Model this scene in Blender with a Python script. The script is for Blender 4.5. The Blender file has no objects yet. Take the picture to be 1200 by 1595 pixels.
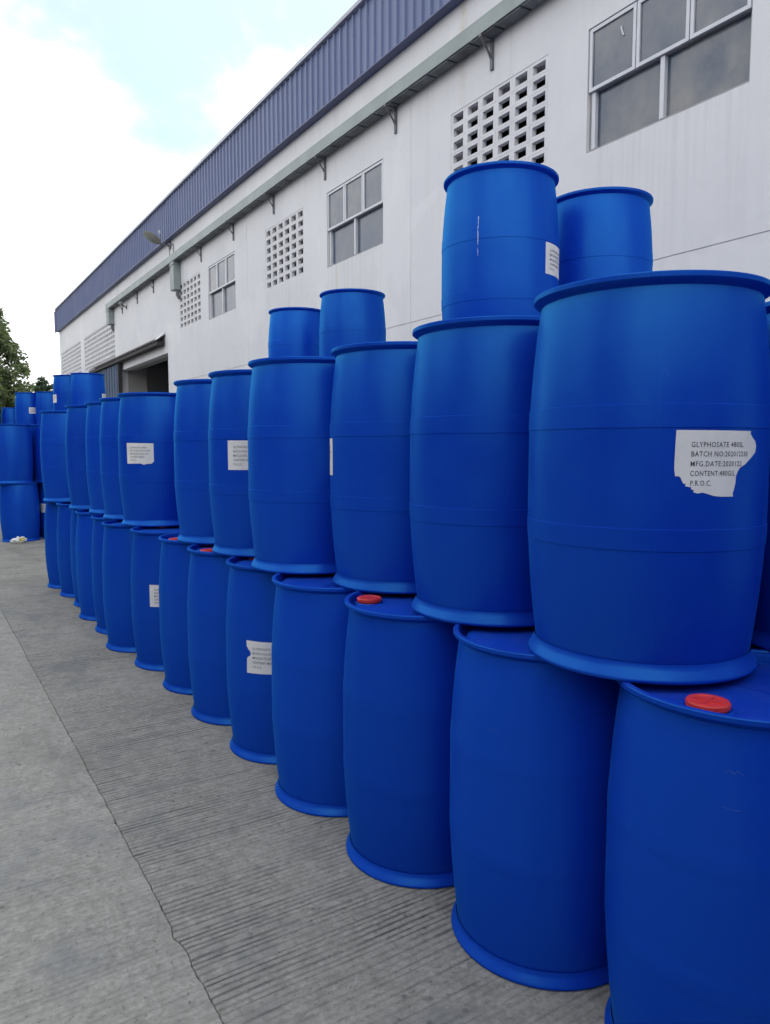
import bpy, bmesh, math, random
from math import radians, sin, cos, pi, atan2, hypot
from mathutils import Vector, Matrix, noise

# ------------------------------------------------------------------ camera, sky, sun, exposure
# World frame: the warehouse wall runs along +Y at X = 6, the camera stands at the origin.
scene = bpy.context.scene
COL = scene.collection
cam_data = bpy.data.cameras.new('camera')
cam = bpy.data.objects.new('camera', cam_data)
COL.objects.link(cam)
cam.location = (0, 0, 1.470)
cam.rotation_euler = (pi / 2 - 0.0854, 0, radians(-32.4))
cam_data.sensor_fit = 'VERTICAL'
cam_data.sensor_height = 36.0
cam_data.lens = 1145.0 / 1595.0 * 36.0
cam_data.clip_start = 0.05
cam_data.clip_end = 2000
scene.camera = cam

CLOUD_LOW, CLOUD_HIGH = 1.30, 3.5
SUN_EL = radians(42)
SUN_AZ = radians(80)            # measured from +Y towards +X: behind the warehouse, the yard lies in its shade
world = bpy.data.worlds.new('World')
scene.world = world
world.use_nodes = True
wn, wl = world.node_tree.nodes, world.node_tree.links
wn.clear()
w_out = wn.new('ShaderNodeOutputWorld')
w_bg = wn.new('ShaderNodeBackground')
w_bg.inputs['Strength'].default_value = 0.15
w_sky = wn.new('ShaderNodeTexSky')
w_sky.sky_type = 'NISHITA'
w_sky.sun_disc = False
w_sky.sun_elevation = SUN_EL
w_sky.sun_rotation = SUN_AZ
w_sky.air_density = 1.0
w_sky.dust_density = 0.6
w_sky.ozone_density = 0.2
w_tc = wn.new('ShaderNodeTexCoord')
w_sep = wn.new('ShaderNodeSeparateXYZ')
wl.new(w_tc.outputs['Generated'], w_sep.inputs[0])
# bright broken cloud deck: fractal noise over the dome, closing up towards the horizon
w_map = wn.new('ShaderNodeMapping')
w_map.inputs['Location'].default_value = (0.0, 0.0, 0.0)
w_map.inputs['Scale'].default_value = (1.0, 1.0, 1.45)
w_map.inputs['Rotation'].default_value = (0, 0, radians(6))
wl.new(w_tc.outputs['Generated'], w_map.inputs[0])
w_noise = wn.new('ShaderNodeTexNoise')
w_noise.noise_dimensions = '4D'
w_noise.inputs['Scale'].default_value = 2.3
w_noise.inputs['Detail'].default_value = 9
w_noise.inputs['Roughness'].default_value = 0.56
w_noise.inputs['Distortion'].default_value = 0.25
w_noise.inputs['W'].default_value = 31.55
wl.new(w_map.outputs[0], w_noise.inputs['Vector'])
w_el = wn.new('ShaderNodeMapRange')
w_el.inputs['From Min'].default_value = 0.16
w_el.inputs['From Max'].default_value = 0.62
w_el.inputs['To Min'].default_value = 0.30
w_el.inputs['To Max'].default_value = 0.0
wl.new(w_sep.outputs['Z'], w_el.inputs['Value'])
w_add = wn.new('ShaderNodeMath')
w_add.operation = 'ADD'
wl.new(w_noise.outputs['Fac'], w_add.inputs[0])
wl.new(w_el.outputs[0], w_add.inputs[1])
w_ramp = wn.new('ShaderNodeMapRange')
w_ramp.interpolation_type = 'SMOOTHSTEP'
w_ramp.inputs['From Min'].default_value = 0.50
w_ramp.inputs['From Max'].default_value = 0.67
w_ramp.inputs['To Min'].default_value = 0.23
w_ramp.inputs['To Max'].default_value = 1.0
wl.new(w_add.outputs[0], w_ramp.inputs['Value'])
w_mix = wn.new('ShaderNodeMix')
w_mix.data_type = 'RGBA'
# cloud deck luminance rises from horizon to zenith, as under any bright overcast
w_cl = wn.new('ShaderNodeMapRange')
w_cl.inputs['From Min'].default_value = 0.0
w_cl.inputs['From Max'].default_value = 1.0
w_cl.inputs['To Min'].default_value = CLOUD_LOW / 0.15
w_cl.inputs['To Max'].default_value = CLOUD_HIGH / 0.15
wl.new(w_sep.outputs['Z'], w_cl.inputs['Value'])
w_cc = wn.new('ShaderNodeCombineColor')
w_tint = wn.new('ShaderNodeMath')
w_tint.operation = 'MULTIPLY'
w_tint.inputs[1].default_value = 1.03
wl.new(w_cl.outputs[0], w_cc.inputs[0])
wl.new(w_cl.outputs[0], w_cc.inputs[1])
wl.new(w_cl.outputs[0], w_tint.inputs[0])
wl.new(w_tint.outputs[0], w_cc.inputs[2])
wl.new(w_cc.outputs[0], w_mix.inputs['B'])
wl.new(w_ramp.outputs[0], w_mix.inputs['Factor'])
w_hue = wn.new('ShaderNodeMix')            # thin high veil: the open sky reads pale cyan
w_hue.data_type = 'RGBA'
w_hue.blend_type = 'MULTIPLY'
w_hue.inputs['Factor'].default_value = 1.0
w_hue.inputs['B'].default_value = (1.02, 1.30, 1.03, 1)
wl.new(w_sky.outputs[0], w_hue.inputs['A'])
wl.new(w_hue.outputs['Result'], w_mix.inputs['A'])
wl.new(w_mix.outputs['Result'], w_bg.inputs['Color'])
wl.new(w_bg.outputs[0], w_out.inputs[0])

sun_data = bpy.data.lights.new('sun', 'SUN')
sun_data.energy = 2.2
sun_data.angle = radians(1.5)
sun_data.color = (1.0, 0.95, 0.88)
sun = bpy.data.objects.new('sun', sun_data)
COL.objects.link(sun)
sun_dir = Vector((sin(SUN_AZ) * cos(SUN_EL), cos(SUN_AZ) * cos(SUN_EL), sin(SUN_EL)))
sun.rotation_euler = sun_dir.to_track_quat('Z', 'Y').to_euler()

vs = scene.view_settings
vs.view_transform = 'Standard'
vs.look = 'None'
vs.exposure = 0.08
vs.gamma = 1.0
vs.use_curve_mapping = False
scene.render.engine = 'CYCLES'
scene.cycles.use_denoising = True
scene.cycles.max_bounces = 5
scene.cycles.diffuse_bounces = 3
scene.cycles.glossy_bounces = 2
scene.cycles.transmission_bounces = 2
scene.cycles.adaptive_threshold = 0.03
rnd = random.Random(7)

# ------------------------------------------------------------------ helpers
def link(o, parent=None):
    COL.objects.link(o)
    if parent is not None:
        o.parent = parent
    return o

def tag(o, label=None, cat=None, group=None, kind=None):
    if label: o['label'] = label
    if cat: o['category'] = cat
    if group: o['group'] = group
    if kind: o['kind'] = kind
    return o

def empty(name, loc=(0, 0, 0), rz=0.0):
    o = bpy.data.objects.new(name, None)
    o.empty_display_size = 0.1
    o.location = loc
    o.rotation_euler = (0, 0, rz)
    return link(o)

def mesh_of(name, bm, mat, smooth=False, angle=None):
    me = bpy.data.meshes.new(name)
    bm.to_mesh(me)
    bm.free()
    if mat is not None:
        me.materials.append(mat)
    if smooth:
        me.polygons.foreach_set('use_smooth', [True] * len(me.polygons))
        if angle is not None:
            me.set_sharp_from_angle(angle=radians(angle))
    return me

def obj(name, me, parent=None, loc=(0, 0, 0), rot=(0, 0, 0)):
    o = bpy.data.objects.new(name, me)
    o.location = loc
    o.rotation_euler = rot
    return link(o, parent)

def add_box(bm, x0, x1, y0, y1, z0, z1, bevel=0.0):
    b = bmesh.new() if bevel else bm
    vv = [b.verts.new((x, y, z)) for x in (x0, x1) for y in (y0, y1) for z in (z0, z1)]
    for f in ((0, 1, 3, 2), (4, 6, 7, 5), (0, 4, 5, 1), (2, 3, 7, 6), (0, 2, 6, 4), (1, 5, 7, 3)):
        b.faces.new([vv[i] for i in f])
    if bevel:
        bmesh.ops.bevel(b, geom=b.edges[:], offset=bevel, segments=2, affect='EDGES', profile=0.6)
        t = bpy.data.meshes.new('tmp')
        b.to_mesh(t)
        b.free()
        bm.from_mesh(t)
        bpy.data.meshes.remove(t)

def box(name, mat, parent, x0, x1, y0, y1, z0, z1, bevel=0.0):
    bm = bmesh.new()
    add_box(bm, x0, x1, y0, y1, z0, z1, bevel)
    return obj(name, mesh_of(name, bm, mat), parent)

def add_prism_y(bm, prof, y0, y1):
    """closed profile [(x,z)] extruded along Y"""
    a = [bm.verts.new((x, y0, z)) for x, z in prof]
    b = [bm.verts.new((x, y1, z)) for x, z in prof]
    n = len(prof)
    for i in range(n):
        bm.faces.new((a[i], a[(i + 1) % n], b[(i + 1) % n], b[i]))
    bm.faces.new(a[::-1])
    bm.faces.new(b)
    bmesh.ops.recalc_face_normals(bm, faces=bm.faces[:])

def add_tube(bm, pts, radii, seg=10, caps=True):
    pts = [Vector(p) for p in pts]
    rings = []
    ref = Vector((0.31, 0.17, 0.93)).normalized()
    for i, p in enumerate(pts):
        t = (pts[min(i + 1, len(pts) - 1)] - pts[max(i - 1, 0)]).normalized()
        u = t.cross(ref)
        if u.length < 0.05:
            u = t.cross(Vector((1, 0, 0)))
        u.normalize()
        v = t.cross(u)
        r = radii[i] if isinstance(radii, (list, tuple)) else radii
        rings.append([bm.verts.new(p + (u * cos(2 * pi * k / seg) + v * sin(2 * pi * k / seg)) * r) for k in range(seg)])
    for a, b in zip(rings, rings[1:]):
        for k in range(seg):
            bm.faces.new((a[k], a[(k + 1) % seg], b[(k + 1) % seg], b[k]))
    if caps:
        bm.faces.new(rings[0][::-1])
        bm.faces.new(rings[-1])

def add_lathe(bm, prof, seg=72, close_start=False, close_end=False, loop=False):
    """prof [(r,z)] turned about Z"""
    rings = []
    for r, z in prof:
        rings.append([bm.verts.new((r * cos(2 * pi * k / seg), r * sin(2 * pi * k / seg), z)) for k in range(seg)])
    pairs = list(zip(rings, rings[1:]))
    if loop:
        pairs.append((rings[-1], rings[0]))
    for a, b in pairs:
        for k in range(seg):
            bm.faces.new((a[k], a[(k + 1) % seg], b[(k + 1) % seg], b[k]))
    if close_start:
        bm.faces.new(rings[0][::-1])
    if close_end:
        bm.faces.new(rings[-1])

def copy_tree(o, parent=None):
    c = o.copy()
    COL.objects.link(c)
    c.parent = parent
    for ch in o.children:
        copy_tree(ch, c)
    return c

# ------------------------------------------------------------------ materials
class Nodes:
    def __init__(self, name):
        self.m = bpy.data.materials.new(name)
        self.m.use_nodes = True
        self.t = self.m.node_tree
        self.n, self.l = self.t.nodes, self.t.links
        self.b = self.n['Principled BSDF']
        self.tc = self.n.new('ShaderNodeTexCoord')
    def new(self, kind, **kw):
        nd = self.n.new(kind)
        for k, v in kw.items():
            if k.startswith('_'):
                setattr(nd, k[1:], v)
            else:
                nd.inputs[k.replace('__', ' ')].default_value = v
        return nd
    def link(self, a, b):
        self.l.new(a, b)
    def coord(self, scale=(1, 1, 1), loc=(0, 0, 0), src='Object'):
        mp = self.n.new('ShaderNodeMapping')
        mp.inputs['Scale'].default_value = scale
        mp.inputs['Location'].default_value = loc
        self.link(self.tc.outputs[src], mp.inputs[0])
        return mp.outputs[0]
    def world(self, scale=(1, 1, 1), loc=(0, 0, 0)):
        g = self.n.new('ShaderNodeNewGeometry')
        mp = self.n.new('ShaderNodeMapping')
        mp.inputs['Scale'].default_value = scale
        mp.inputs['Location'].default_value = loc
        self.link(g.outputs['Position'], mp.inputs[0])
        return mp.outputs[0]
    def noise(self, vec, scale, detail=4, rough=0.55, dist=0.0):
        nd = self.new('ShaderNodeTexNoise', Scale=scale, Detail=detail, Roughness=rough, Distortion=dist)
        if vec is not None:
            self.link(vec, nd.inputs['Vector'])
        return nd.outputs['Fac']
    def remap(self, v, a, b, c=0.0, d=1.0, smooth=False):
        nd = self.n.new('ShaderNodeMapRange')
        if smooth:
            nd.interpolation_type = 'SMOOTHSTEP'
        for k, x in zip(('From Min', 'From Max', 'To Min', 'To Max'), (a, b, c, d)):
            nd.inputs[k].default_value = x
        self.link(v, nd.inputs['Value'])
        return nd.outputs[0]
    def math(self, op, a, b=None, clamp=False):
        nd = self.n.new('ShaderNodeMath')
        nd.operation = op
        nd.use_clamp = clamp
        for i, x in enumerate((a, b)):
            if x is None:
                continue
            if isinstance(x, (int, float)):
                nd.inputs[i].default_value = x
            else:
                self.link(x, nd.inputs[i])
        return nd.outputs[0]
    def mix(self, fac, a, b, mode='MIX'):
        nd = self.n.new('ShaderNodeMix')
        nd.data_type = 'RGBA'
        nd.blend_type = mode
        for key, x in (('Factor', fac), ('A', a), ('B', b)):
            if isinstance(x, (int, float)):
                nd.inputs[key].default_value = x
            elif isinstance(x, tuple):
                nd.inputs[key].default_value = (*x, 1) if len(x) == 3 else x
            else:
                self.link(x, nd.inputs[key])
        return nd.outputs['Result']
    def base(self, x):
        if isinstance(x, tuple):
            self.b.inputs['Base Color'].default_value = (*x, 1)
        else:
            self.link(x, self.b.inputs['Base Color'])
    def rough(self, x):
        if isinstance(x, (int, float)):
            self.b.inputs['Roughness'].default_value = x
        else:
            self.link(x, self.b.inputs['Roughness'])
    def bump(self, h, strength=0.2, dist=0.01, prev=None):
        nd = self.n.new('ShaderNodeBump')
        nd.inputs['Strength'].default_value = strength
        nd.inputs['Distance'].default_value = dist
        self.link(h, nd.inputs['Height'])
        if prev is not None:
            self.link(prev, nd.inputs['Normal'])
        self.link(nd.outputs[0], self.b.inputs['Normal'])
        return nd.outputs[0]

def plain(name, col, rough=0.6, metal=0.0, var=0.12, scale=6.0, bump=0.0):
    N = Nodes(name)
    f = N.noise(N.world(), scale, 5)
    N.base(N.mix(N.remap(f, 0.3, 0.7), tuple(c * (1 - var) for c in col), tuple(min(1, c * (1 + var)) for c in col)))
    N.rough(rough)
    N.b.inputs['Metallic'].default_value = metal
    if bump:
        N.bump(N.noise(N.world(), scale * 12, 4), bump, 0.004)
    return N.m

def mat_drum():
    N = Nodes('blue_polyethylene')
    oi = N.n.new('ShaderNodeObjectInfo')
    g = N.world()
    big = N.noise(g, 3.2, 3)
    base = N.mix(N.remap(oi.outputs['Random'], 0, 1), (0.0026, 0.026, 0.365), (0.0040, 0.040, 0.445))
    base = N.mix(N.remap(big, 0.35, 0.7, 0, 0.18), base, (0.0020, 0.024, 0.335))
    # faint rain-washed streaks, different on every drum
    so = N.n.new('ShaderNodeVectorMath')
    so.operation = 'MULTIPLY_ADD'
    so.inputs[1].default_value = (9.0, 9.0, 0.7)
    N.link(N.tc.outputs['Object'], so.inputs[0])
    cmb = N.n.new('ShaderNodeCombineXYZ')
    N.link(N.math('MULTIPLY', oi.outputs['Random'], 37.0), cmb.inputs[0])
    N.link(N.math('MULTIPLY', oi.outputs['Random'], 91.0), cmb.inputs[2])
    N.link(cmb.outputs[0], so.inputs[2])
    stk = N.noise(so.outputs[0], 1.0, 4, 0.6)
    base = N.mix(N.remap(stk, 0.55, 0.78, 0, 0.30), base, (0.012, 0.058, 0.42))
    # moulding seam down both sides
    ox = N.n.new('ShaderNodeSeparateXYZ')
    N.link(N.tc.outputs['Object'], ox.inputs[0])
    seam = N.remap(N.math('ABSOLUTE', ox.outputs['X']), 0.0016, 0.0006)
    base = N.mix(N.math('MULTIPLY', seam, 0.14), base, (0.02, 0.09, 0.50))
    # pale rub marks: sparse short scratches
    v = N.coord((1, 1, 0.16))
    sc = N.noise(v, 42, 3, 0.6, 0.6)
    msk = N.noise(g, 2.3, 2)
    s = N.math('MULTIPLY', N.remap(sc, 0.70, 0.80), N.remap(msk, 0.52, 0.66))
    base = N.mix(N.math('MULTIPLY', s, 0.30), base, (0.07, 0.16, 0.5))
    # thin dust, thicker on faces that look up
    ge = N.n.new('ShaderNodeNewGeometry')
    sp = N.n.new('ShaderNodeSeparateXYZ')
    N.link(ge.outputs['Normal'], sp.inputs[0])
    up = N.remap(sp.outputs['Z'], 0.3, 0.95)
    d = N.math('MULTIPLY', N.remap(N.noise(g, 14, 6, 0.65), 0.35, 0.75), up)
    base = N.mix(N.math('MULTIPLY', d, 0.06), base, (0.22, 0.25, 0.33))
    # dyed polyethylene: matt body under a soft sheen that keeps the blue of the dye
    r = N.remap(N.noise(g, 9, 3), 0.3, 0.7, 0.34, 0.44)
    b1 = N.bump(N.noise(g, 5.0, 2), 0.10, 0.012)
    b2 = N.bump(N.noise(g, 150, 2), 0.06, 0.001, b1)
    df = N.n.new('ShaderNodeBsdfDiffuse')
    N.link(base, df.inputs['Color'])
    N.link(b2, df.inputs['Normal'])
    gl = N.n.new('ShaderNodeBsdfGlossy')
    gl.inputs['Color'].default_value = (0.10, 0.66, 1.0, 1)
    N.link(N.math('ADD', r, N.math('MULTIPLY', s, 0.15)), gl.inputs['Roughness'])
    N.link(b2, gl.inputs['Normal'])
    lw = N.n.new('ShaderNodeLayerWeight')
    lw.inputs['Blend'].default_value = 0.5
    N.link(b2, lw.inputs['Normal'])
    fr = N.math('ADD', N.math('MULTIPLY', N.math('POWER', lw.outputs['Facing'], 4.0), 0.30), 0.078)
    mx = N.n.new('ShaderNodeMixShader')
    N.link(fr, mx.inputs[0])
    N.link(df.outputs[0], mx.inputs[1])
    N.link(gl.outputs[0], mx.inputs[2])
    N.link(mx.outputs[0], N.n['Material Output'].inputs['Surface'])
    N.n.remove(N.b)
    return N.m

def mat_wall():
    N = Nodes('weathered_white_plaster')
    g = N.world()
    streak = N.noise(N.world((1, 7.0, 0.32)), 1.0, 6, 0.6, 0.2)
    blot = N.noise(g, 0.55, 6, 0.6)
    fine = N.noise(g, 9, 5, 0.6)
    c = N.mix(N.remap(blot, 0.3, 0.72), (0.61, 0.615, 0.64), (0.69, 0.69, 0.705))
    c = N.mix(N.remap(streak, 0.52, 0.82, 0, 0.22), c, (0.52, 0.52, 0.54))
    c = N.mix(N.remap(fine, 0.55, 0.8, 0, 0.16), c, (0.50, 0.51, 0.55))
    # rusty run-off streaks, few and narrow
    rs = N.noise(N.world((1, 2.6, 0.10), (0, 3.1, 0)), 1.0, 3, 0.5)
    c = N.mix(N.remap(rs, 0.66, 0.76, 0, 0.55), c, (0.52, 0.45, 0.33))
    sy = N.n.new('ShaderNodeSeparateXYZ')
    N.link(g, sy.inputs[0])
    dy = N.math('SUBTRACT', N.math('ADD', sy.outputs['Y'], N.math('MULTIPLY', N.noise(N.world((1, 1, 2.0)), 3, 3), 0.06)), 7.66)
    run = N.math('MULTIPLY', N.remap(N.math('ABSOLUTE', dy), 0.10, 0.0), N.remap(sy.outputs['Z'], 5.2, 7.0, 0.0, 0.75))
    c = N.mix(N.math('MULTIPLY', run, N.remap(N.noise(g, 11, 4), 0.3, 0.7, 0.3, 1.0)), c, (0.46, 0.40, 0.27))
    # grime washed down from sills, vents and the gutter brackets
    under = None
    for a_, b_ in ((3.78, 5.57), (9.51, 11.28), (15.51, 17.27), (6.13, 7.87), (12.15, 13.87), (17.81, 19.53)):
        k_ = N.math('MULTIPLY', N.remap(sy.outputs['Y'], a_ - 0.04, a_ + 0.05), N.remap(sy.outputs['Y'], b_ + 0.04, b_ - 0.05))
        under = k_ if under is None else N.math('ADD', under, k_)
    fade = N.math('MULTIPLY', N.remap(sy.outputs['Z'], 4.60, 4.50), N.remap(sy.outputs['Z'], 3.2, 4.5, 0.15, 1.0))
    st2 = N.remap(N.noise(N.world((1, 15.0, 0.45)), 1.0, 4, 0.6), 0.46, 0.66)
    c = N.mix(N.math('MULTIPLY', N.math('MULTIPLY', N.math('MULTIPLY', under, fade), st2), 0.22), c, (0.36, 0.355, 0.35))
    st3 = N.remap(N.noise(N.world((1, 9.0, 0.35), (0, 5, 0)), 1.0, 4, 0.6), 0.52, 0.70)
    top = N.remap(sy.outputs['Z'], 5.3, 6.35, 0.0, 1.0)
    c = N.mix(N.math('MULTIPLY', N.math('MULTIPLY', st3, top), 0.22), c, (0.42, 0.41, 0.38))
    # hairline cracks
    cv = N.new('ShaderNodeTexVoronoi', Scale=0.55)
    cv.feature = 'DISTANCE_TO_EDGE'
    cd = N.n.new('ShaderNodeVectorMath')
    cd.operation = 'ADD'
    nz = N.new('ShaderNodeTexNoise', Scale=2.6, Detail=5)
    N.link(g, nz.inputs['Vector'])
    N.link(g, cd.inputs[0])
    N.link(nz.outputs['Color'], cd.inputs[1])
    N.link(cd.outputs[0], cv.inputs['Vector'])
    ck = N.math('MULTIPLY', N.remap(cv.outputs['Distance'], 0.006, 0.002), N.remap(N.noise(g, 0.7, 2), 0.50, 0.60))
    c = N.mix(N.math('MULTIPLY', ck, 0.25), c, (0.34, 0.34, 0.34))
    # patch repairs
    pa = N.noise(N.world((1, 0.8, 0.8), (0, 9, 2)), 0.9, 3, 0.5, 0.4)
    c = N.mix(N.remap(pa, 0.60, 0.62, 0, 0.22), c, (0.78, 0.78, 0.80))
    N.base(c)
    N.rough(0.82)
    b = N.bump(N.noise(g, 26, 6, 0.6), 0.18, 0.006)
    N.bump(N.noise(g, 2.2, 3), 0.25, 0.02, b)
    return N.m

def mat_concrete(name, groove, tint):
    N = Nodes(name)
    g = N.world()
    blot = N.noise(g, 0.9, 7, 0.62, 0.3)
    mid = N.noise(g, 5.5, 6, 0.65)
    fine = N.noise(g, 42, 6, 0.8)
    c = N.mix(N.remap(blot, 0.32, 0.68), tuple(x * 0.66 for x in tint), tuple(x * 1.24 for x in tint))
    c = N.mix(N.remap(mid, 0.36, 0.68, 0, 0.8), c, tuple(x * 0.80 for x in tint), 'MIX')
    c = N.mix(N.remap(fine, 0.36, 0.66, 0.0, 0.95), c, tuple(min(1, x * 1.42) for x in tint))
    mott = N.noise(g, 15, 6, 0.7, 0.3)
    c = N.mix(N.remap(mott, 0.42, 0.64, 0, 0.55), c, tuple(x * 0.66 for x in tint))
    # pores and dark spots
    vo = N.new('ShaderNodeTexVoronoi', Scale=17.0)
    N.link(g, vo.inputs['Vector'])
    spot = N.math('MULTIPLY', N.remap(vo.outputs['Distance'], 0.20, 0.08), N.remap(N.noise(g, 3.1, 4), 0.46, 0.60))
    c = N.mix(N.math('MULTIPLY', spot, 0.6), c, (0.055, 0.055, 0.053))
    pit = N.remap(N.noise(g, 50, 4, 0.7), 0.59, 0.68)
    c = N.mix(N.math('MULTIPLY', pit, 0.62), c, (0.06, 0.06, 0.058))
    # damp-looking bluish patches left by old spills
    bl = N.noise(N.world((1, 1, 1), (7, 2, 0)), 2.4, 6, 0.65, 0.4)
    c = N.mix(N.remap(bl, 0.52, 0.66, 0, 0.55), c, (tint[0] * 0.62, tint[1] * 0.66, tint[2] * 0.78))
    # oil and tyre stains
    st = N.noise(N.world((1.4, 0.5, 1), (4, 1, 0)), 1.0, 5, 0.55, 0.6)
    c = N.mix(N.remap(st, 0.56, 0.74, 0, 0.5), c, tuple(x * 0.5 for x in tint))
    # tined grooves across the lane (thin lines along X), uneven spacing and wear
    wob = N.noise(N.world((0.55, 0.8, 1)), 1.0, 2)
    sp = N.n.new('ShaderNodeSeparateXYZ')
    N.link(g, sp.inputs[0])
    jit = N.n.new('ShaderNodeTexNoise')
    jit.noise_dimensions = '1D'
    jit.inputs['Scale'].default_value = 13.0
    jit.inputs['Detail'].default_value = 2
    N.link(sp.outputs['Y'], jit.inputs['W'])
    y = N.math('ADD', sp.outputs['Y'], N.math('MULTIPLY', wob, 0.09))
    y = N.math('ADD', y, N.math('MULTIPLY', jit.outputs['Fac'], 0.030))
    ph = N.math('MULTIPLY', y, 40.0)
    tri = N.math('PINGPONG', ph, 0.5)                       # 0 at a groove, 0.5 between two
    line = N.remap(tri, 0.09, 0.25, 1, 0, True)
    cell = N.math('FLOOR', N.math('ADD', ph, 0.5))
    wn_ = N.n.new('ShaderNodeTexWhiteNoise')
    wn_.noise_dimensions = '1D'
    N.link(cell, wn_.inputs['W'])
    each = N.remap(wn_.outputs['Value'], 0.0, 1.0, 0.40, 1.0)
    wear = N.remap(N.noise(N.world((0.9, 1.0, 1), (2.3, 0.4, 0)), 1.3, 4, 0.6), 0.34, 0.56, 0.22, 1.0)
    brk = N.remap(N.noise(N.world((0.25, 1, 1)), 34, 3, 0.6), 0.32, 0.56, 0.2, 1.0)
    gr = N.math('MULTIPLY', N.math('MULTIPLY', line, wear), N.math('MULTIPLY', brk, each))
    gr = N.math('MULTIPLY', gr, groove)
    c = N.mix(N.math('MULTIPLY', gr, 0.82), c, (0.034, 0.034, 0.034))
    N.base(c)
    N.rough(0.86)
    N.b.inputs['Specular IOR Level'].default_value = 0.3
    b = N.bump(N.math('SUBTRACT', 1.0, gr), 0.55, 0.006)
    b = N.bump(N.noise(g, 75, 5, 0.7), 0.35, 0.004, b)
    N.bump(mid, 0.2, 0.01, b)
    return N.m

def mat_cladding():
    N = Nodes('blue_grey_sheet_steel')
    g = N.world()
    f = N.noise(N.world((1, 1.2, 0.4)), 1.6, 5, 0.6)
    c = N.mix(N.remap(f, 0.3, 0.7), (0.096, 0.128, 0.250), (0.116, 0.150, 0.285))
    st = N.noise(N.world((1, 16, 0.5)), 1.0, 4)
    c = N.mix(N.remap(st, 0.5, 0.75, 0, 0.35), c, (0.14, 0.175, 0.30))
    oi = N.n.new('ShaderNodeObjectInfo')
    c = N.mix(N.math('MULTIPLY', oi.outputs['Random'], 0.35), c, (0.15, 0.18, 0.29))
    N.base(c)
    N.rough(0.5)
    return N.m

def mat_glass():
    N = Nodes('dusty_window_glass')
    g = N.world()
    f = N.noise(N.world((1, 1.5, 1.1)), 1.9, 3, 0.5)
    d = N.noise(g, 22, 5, 0.65)
    c = N.mix(N.remap(f, 0.3, 0.72), (0.035, 0.060, 0.100), (0.205, 0.20, 0.19))
    oi = N.n.new('ShaderNodeObjectInfo')
    c = N.mix(N.math('MULTIPLY', oi.outputs['Random'], 0.75), c, (0.060, 0.090, 0.14))
    c = N.mix(N.remap(d, 0.5, 0.8, 0, 0.18), c, (0.22, 0.22, 0.22))
    N.base(c)
    N.rough(N.remap(d, 0.3, 0.7, 0.10, 0.26))
    N.b.inputs['Specular IOR Level'].default_value = 0.5
    return N.m

def mat_leaf(name, a, b):
    N = Nodes(name)
    ge = N.n.new('ShaderNodeNewGeometry')
    N.base(N.mix(ge.outputs['Random Per Island'], a, b))
    N.rough(0.55)
    N.b.inputs['Specular IOR Level'].default_value = 0.35
    tr = N.n.new('ShaderNodeBsdfTranslucent')
    tr.inputs['Color'].default_value = (b[0] * 1.4, b[1] * 1.5, b[2], 1)
    mx = N.n.new('ShaderNodeMixShader')
    mx.inputs[0].default_value = 0.28
    N.link(N.b.outputs[0], mx.inputs[1])
    N.link(tr.outputs[0], mx.inputs[2])
    N.link(mx.outputs[0], N.n['Material Output'].inputs['Surface'])
    return N.m

def mat_paper():
    N = Nodes('label_paper')
    g = N.world()
    f = N.noise(g, 16, 5, 0.6)
    c = N.mix(N.remap(f, 0.35, 0.75), (0.72, 0.71, 0.69), (0.62, 0.615, 0.605))
    N.base(c)
    N.rough(0.75)
    N.bump(N.noise(g, 38, 3), 0.25, 0.002)
    return N.m

M_DRUM = mat_drum()
M_CAP = plain('red_cap_plastic', (0.55, 0.028, 0.022), 0.45, var=0.1, scale=20)
M_PAPER = mat_paper()
M_INK = plain('black_print', (0.045, 0.045, 0.05), 0.8, var=0.3, scale=90)
M_DRIP = plain('dried_white_paint', (0.42, 0.50, 0.66), 0.7, var=0.1, scale=60)
M_SCRAPE = plain('scraped_polyethylene', (0.03, 0.10, 0.46), 0.6, var=0.2, scale=80)
M_WALL = mat_wall()
M_BLOCK = plain('white_vent_block', (0.63, 0.63, 0.65), 0.85, var=0.08, scale=3, bump=0.15)
M_CLAD = mat_cladding()
M_FLASH = plain('grey_blue_flashing', (0.34, 0.35, 0.42), 0.45, var=0.12, scale=2)
M_TRIM = plain('dark_blue_trim', (0.075, 0.09, 0.19), 0.5, var=0.15, scale=2)
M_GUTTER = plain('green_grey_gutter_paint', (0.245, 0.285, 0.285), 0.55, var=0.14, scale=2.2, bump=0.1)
M_SOFFIT = plain('dark_gutter_underside', (0.11, 0.12, 0.13), 0.7, var=0.4, scale=3)
M_STEEL = plain('dark_painted_steel', (0.12, 0.125, 0.14), 0.55, var=0.25, scale=9)
M_FRAME = plain('white_window_frame', (0.56, 0.575, 0.61), 0.45, var=0.06, scale=7)
M_JAMB = plain('brownish_grey_window_reveal', (0.30, 0.29, 0.30), 0.7, var=0.15, scale=6)
M_GLASS = mat_glass()
M_RAIL = plain('dark_brown_rail', (0.028, 0.024, 0.026), 0.8, var=0.25, scale=5)
M_LEAFDOOR = plain('blue_grey_door_steel', (0.055, 0.088, 0.15), 0.8, var=0.18, scale=2.5)
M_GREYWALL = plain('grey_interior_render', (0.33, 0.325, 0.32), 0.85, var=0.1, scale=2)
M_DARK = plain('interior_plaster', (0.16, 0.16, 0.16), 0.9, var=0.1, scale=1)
M_ROOF = plain('roof_sheet', (0.20, 0.21, 0.25), 0.5, var=0.1, scale=1)
M_DISH = plain('weathered_dish_enamel', (0.27, 0.28, 0.25), 0.6, var=0.2, scale=12)
M_CABLE = plain('grey_cable', (0.28, 0.27, 0.26), 0.7, var=0.2, scale=10)
M_CONC_R = mat_concrete('tined_concrete', 1.0, (0.262, 0.248, 0.217))
M_CONC_L = mat_concrete('worn_concrete', 0.28, (0.292, 0.276, 0.242))
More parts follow.
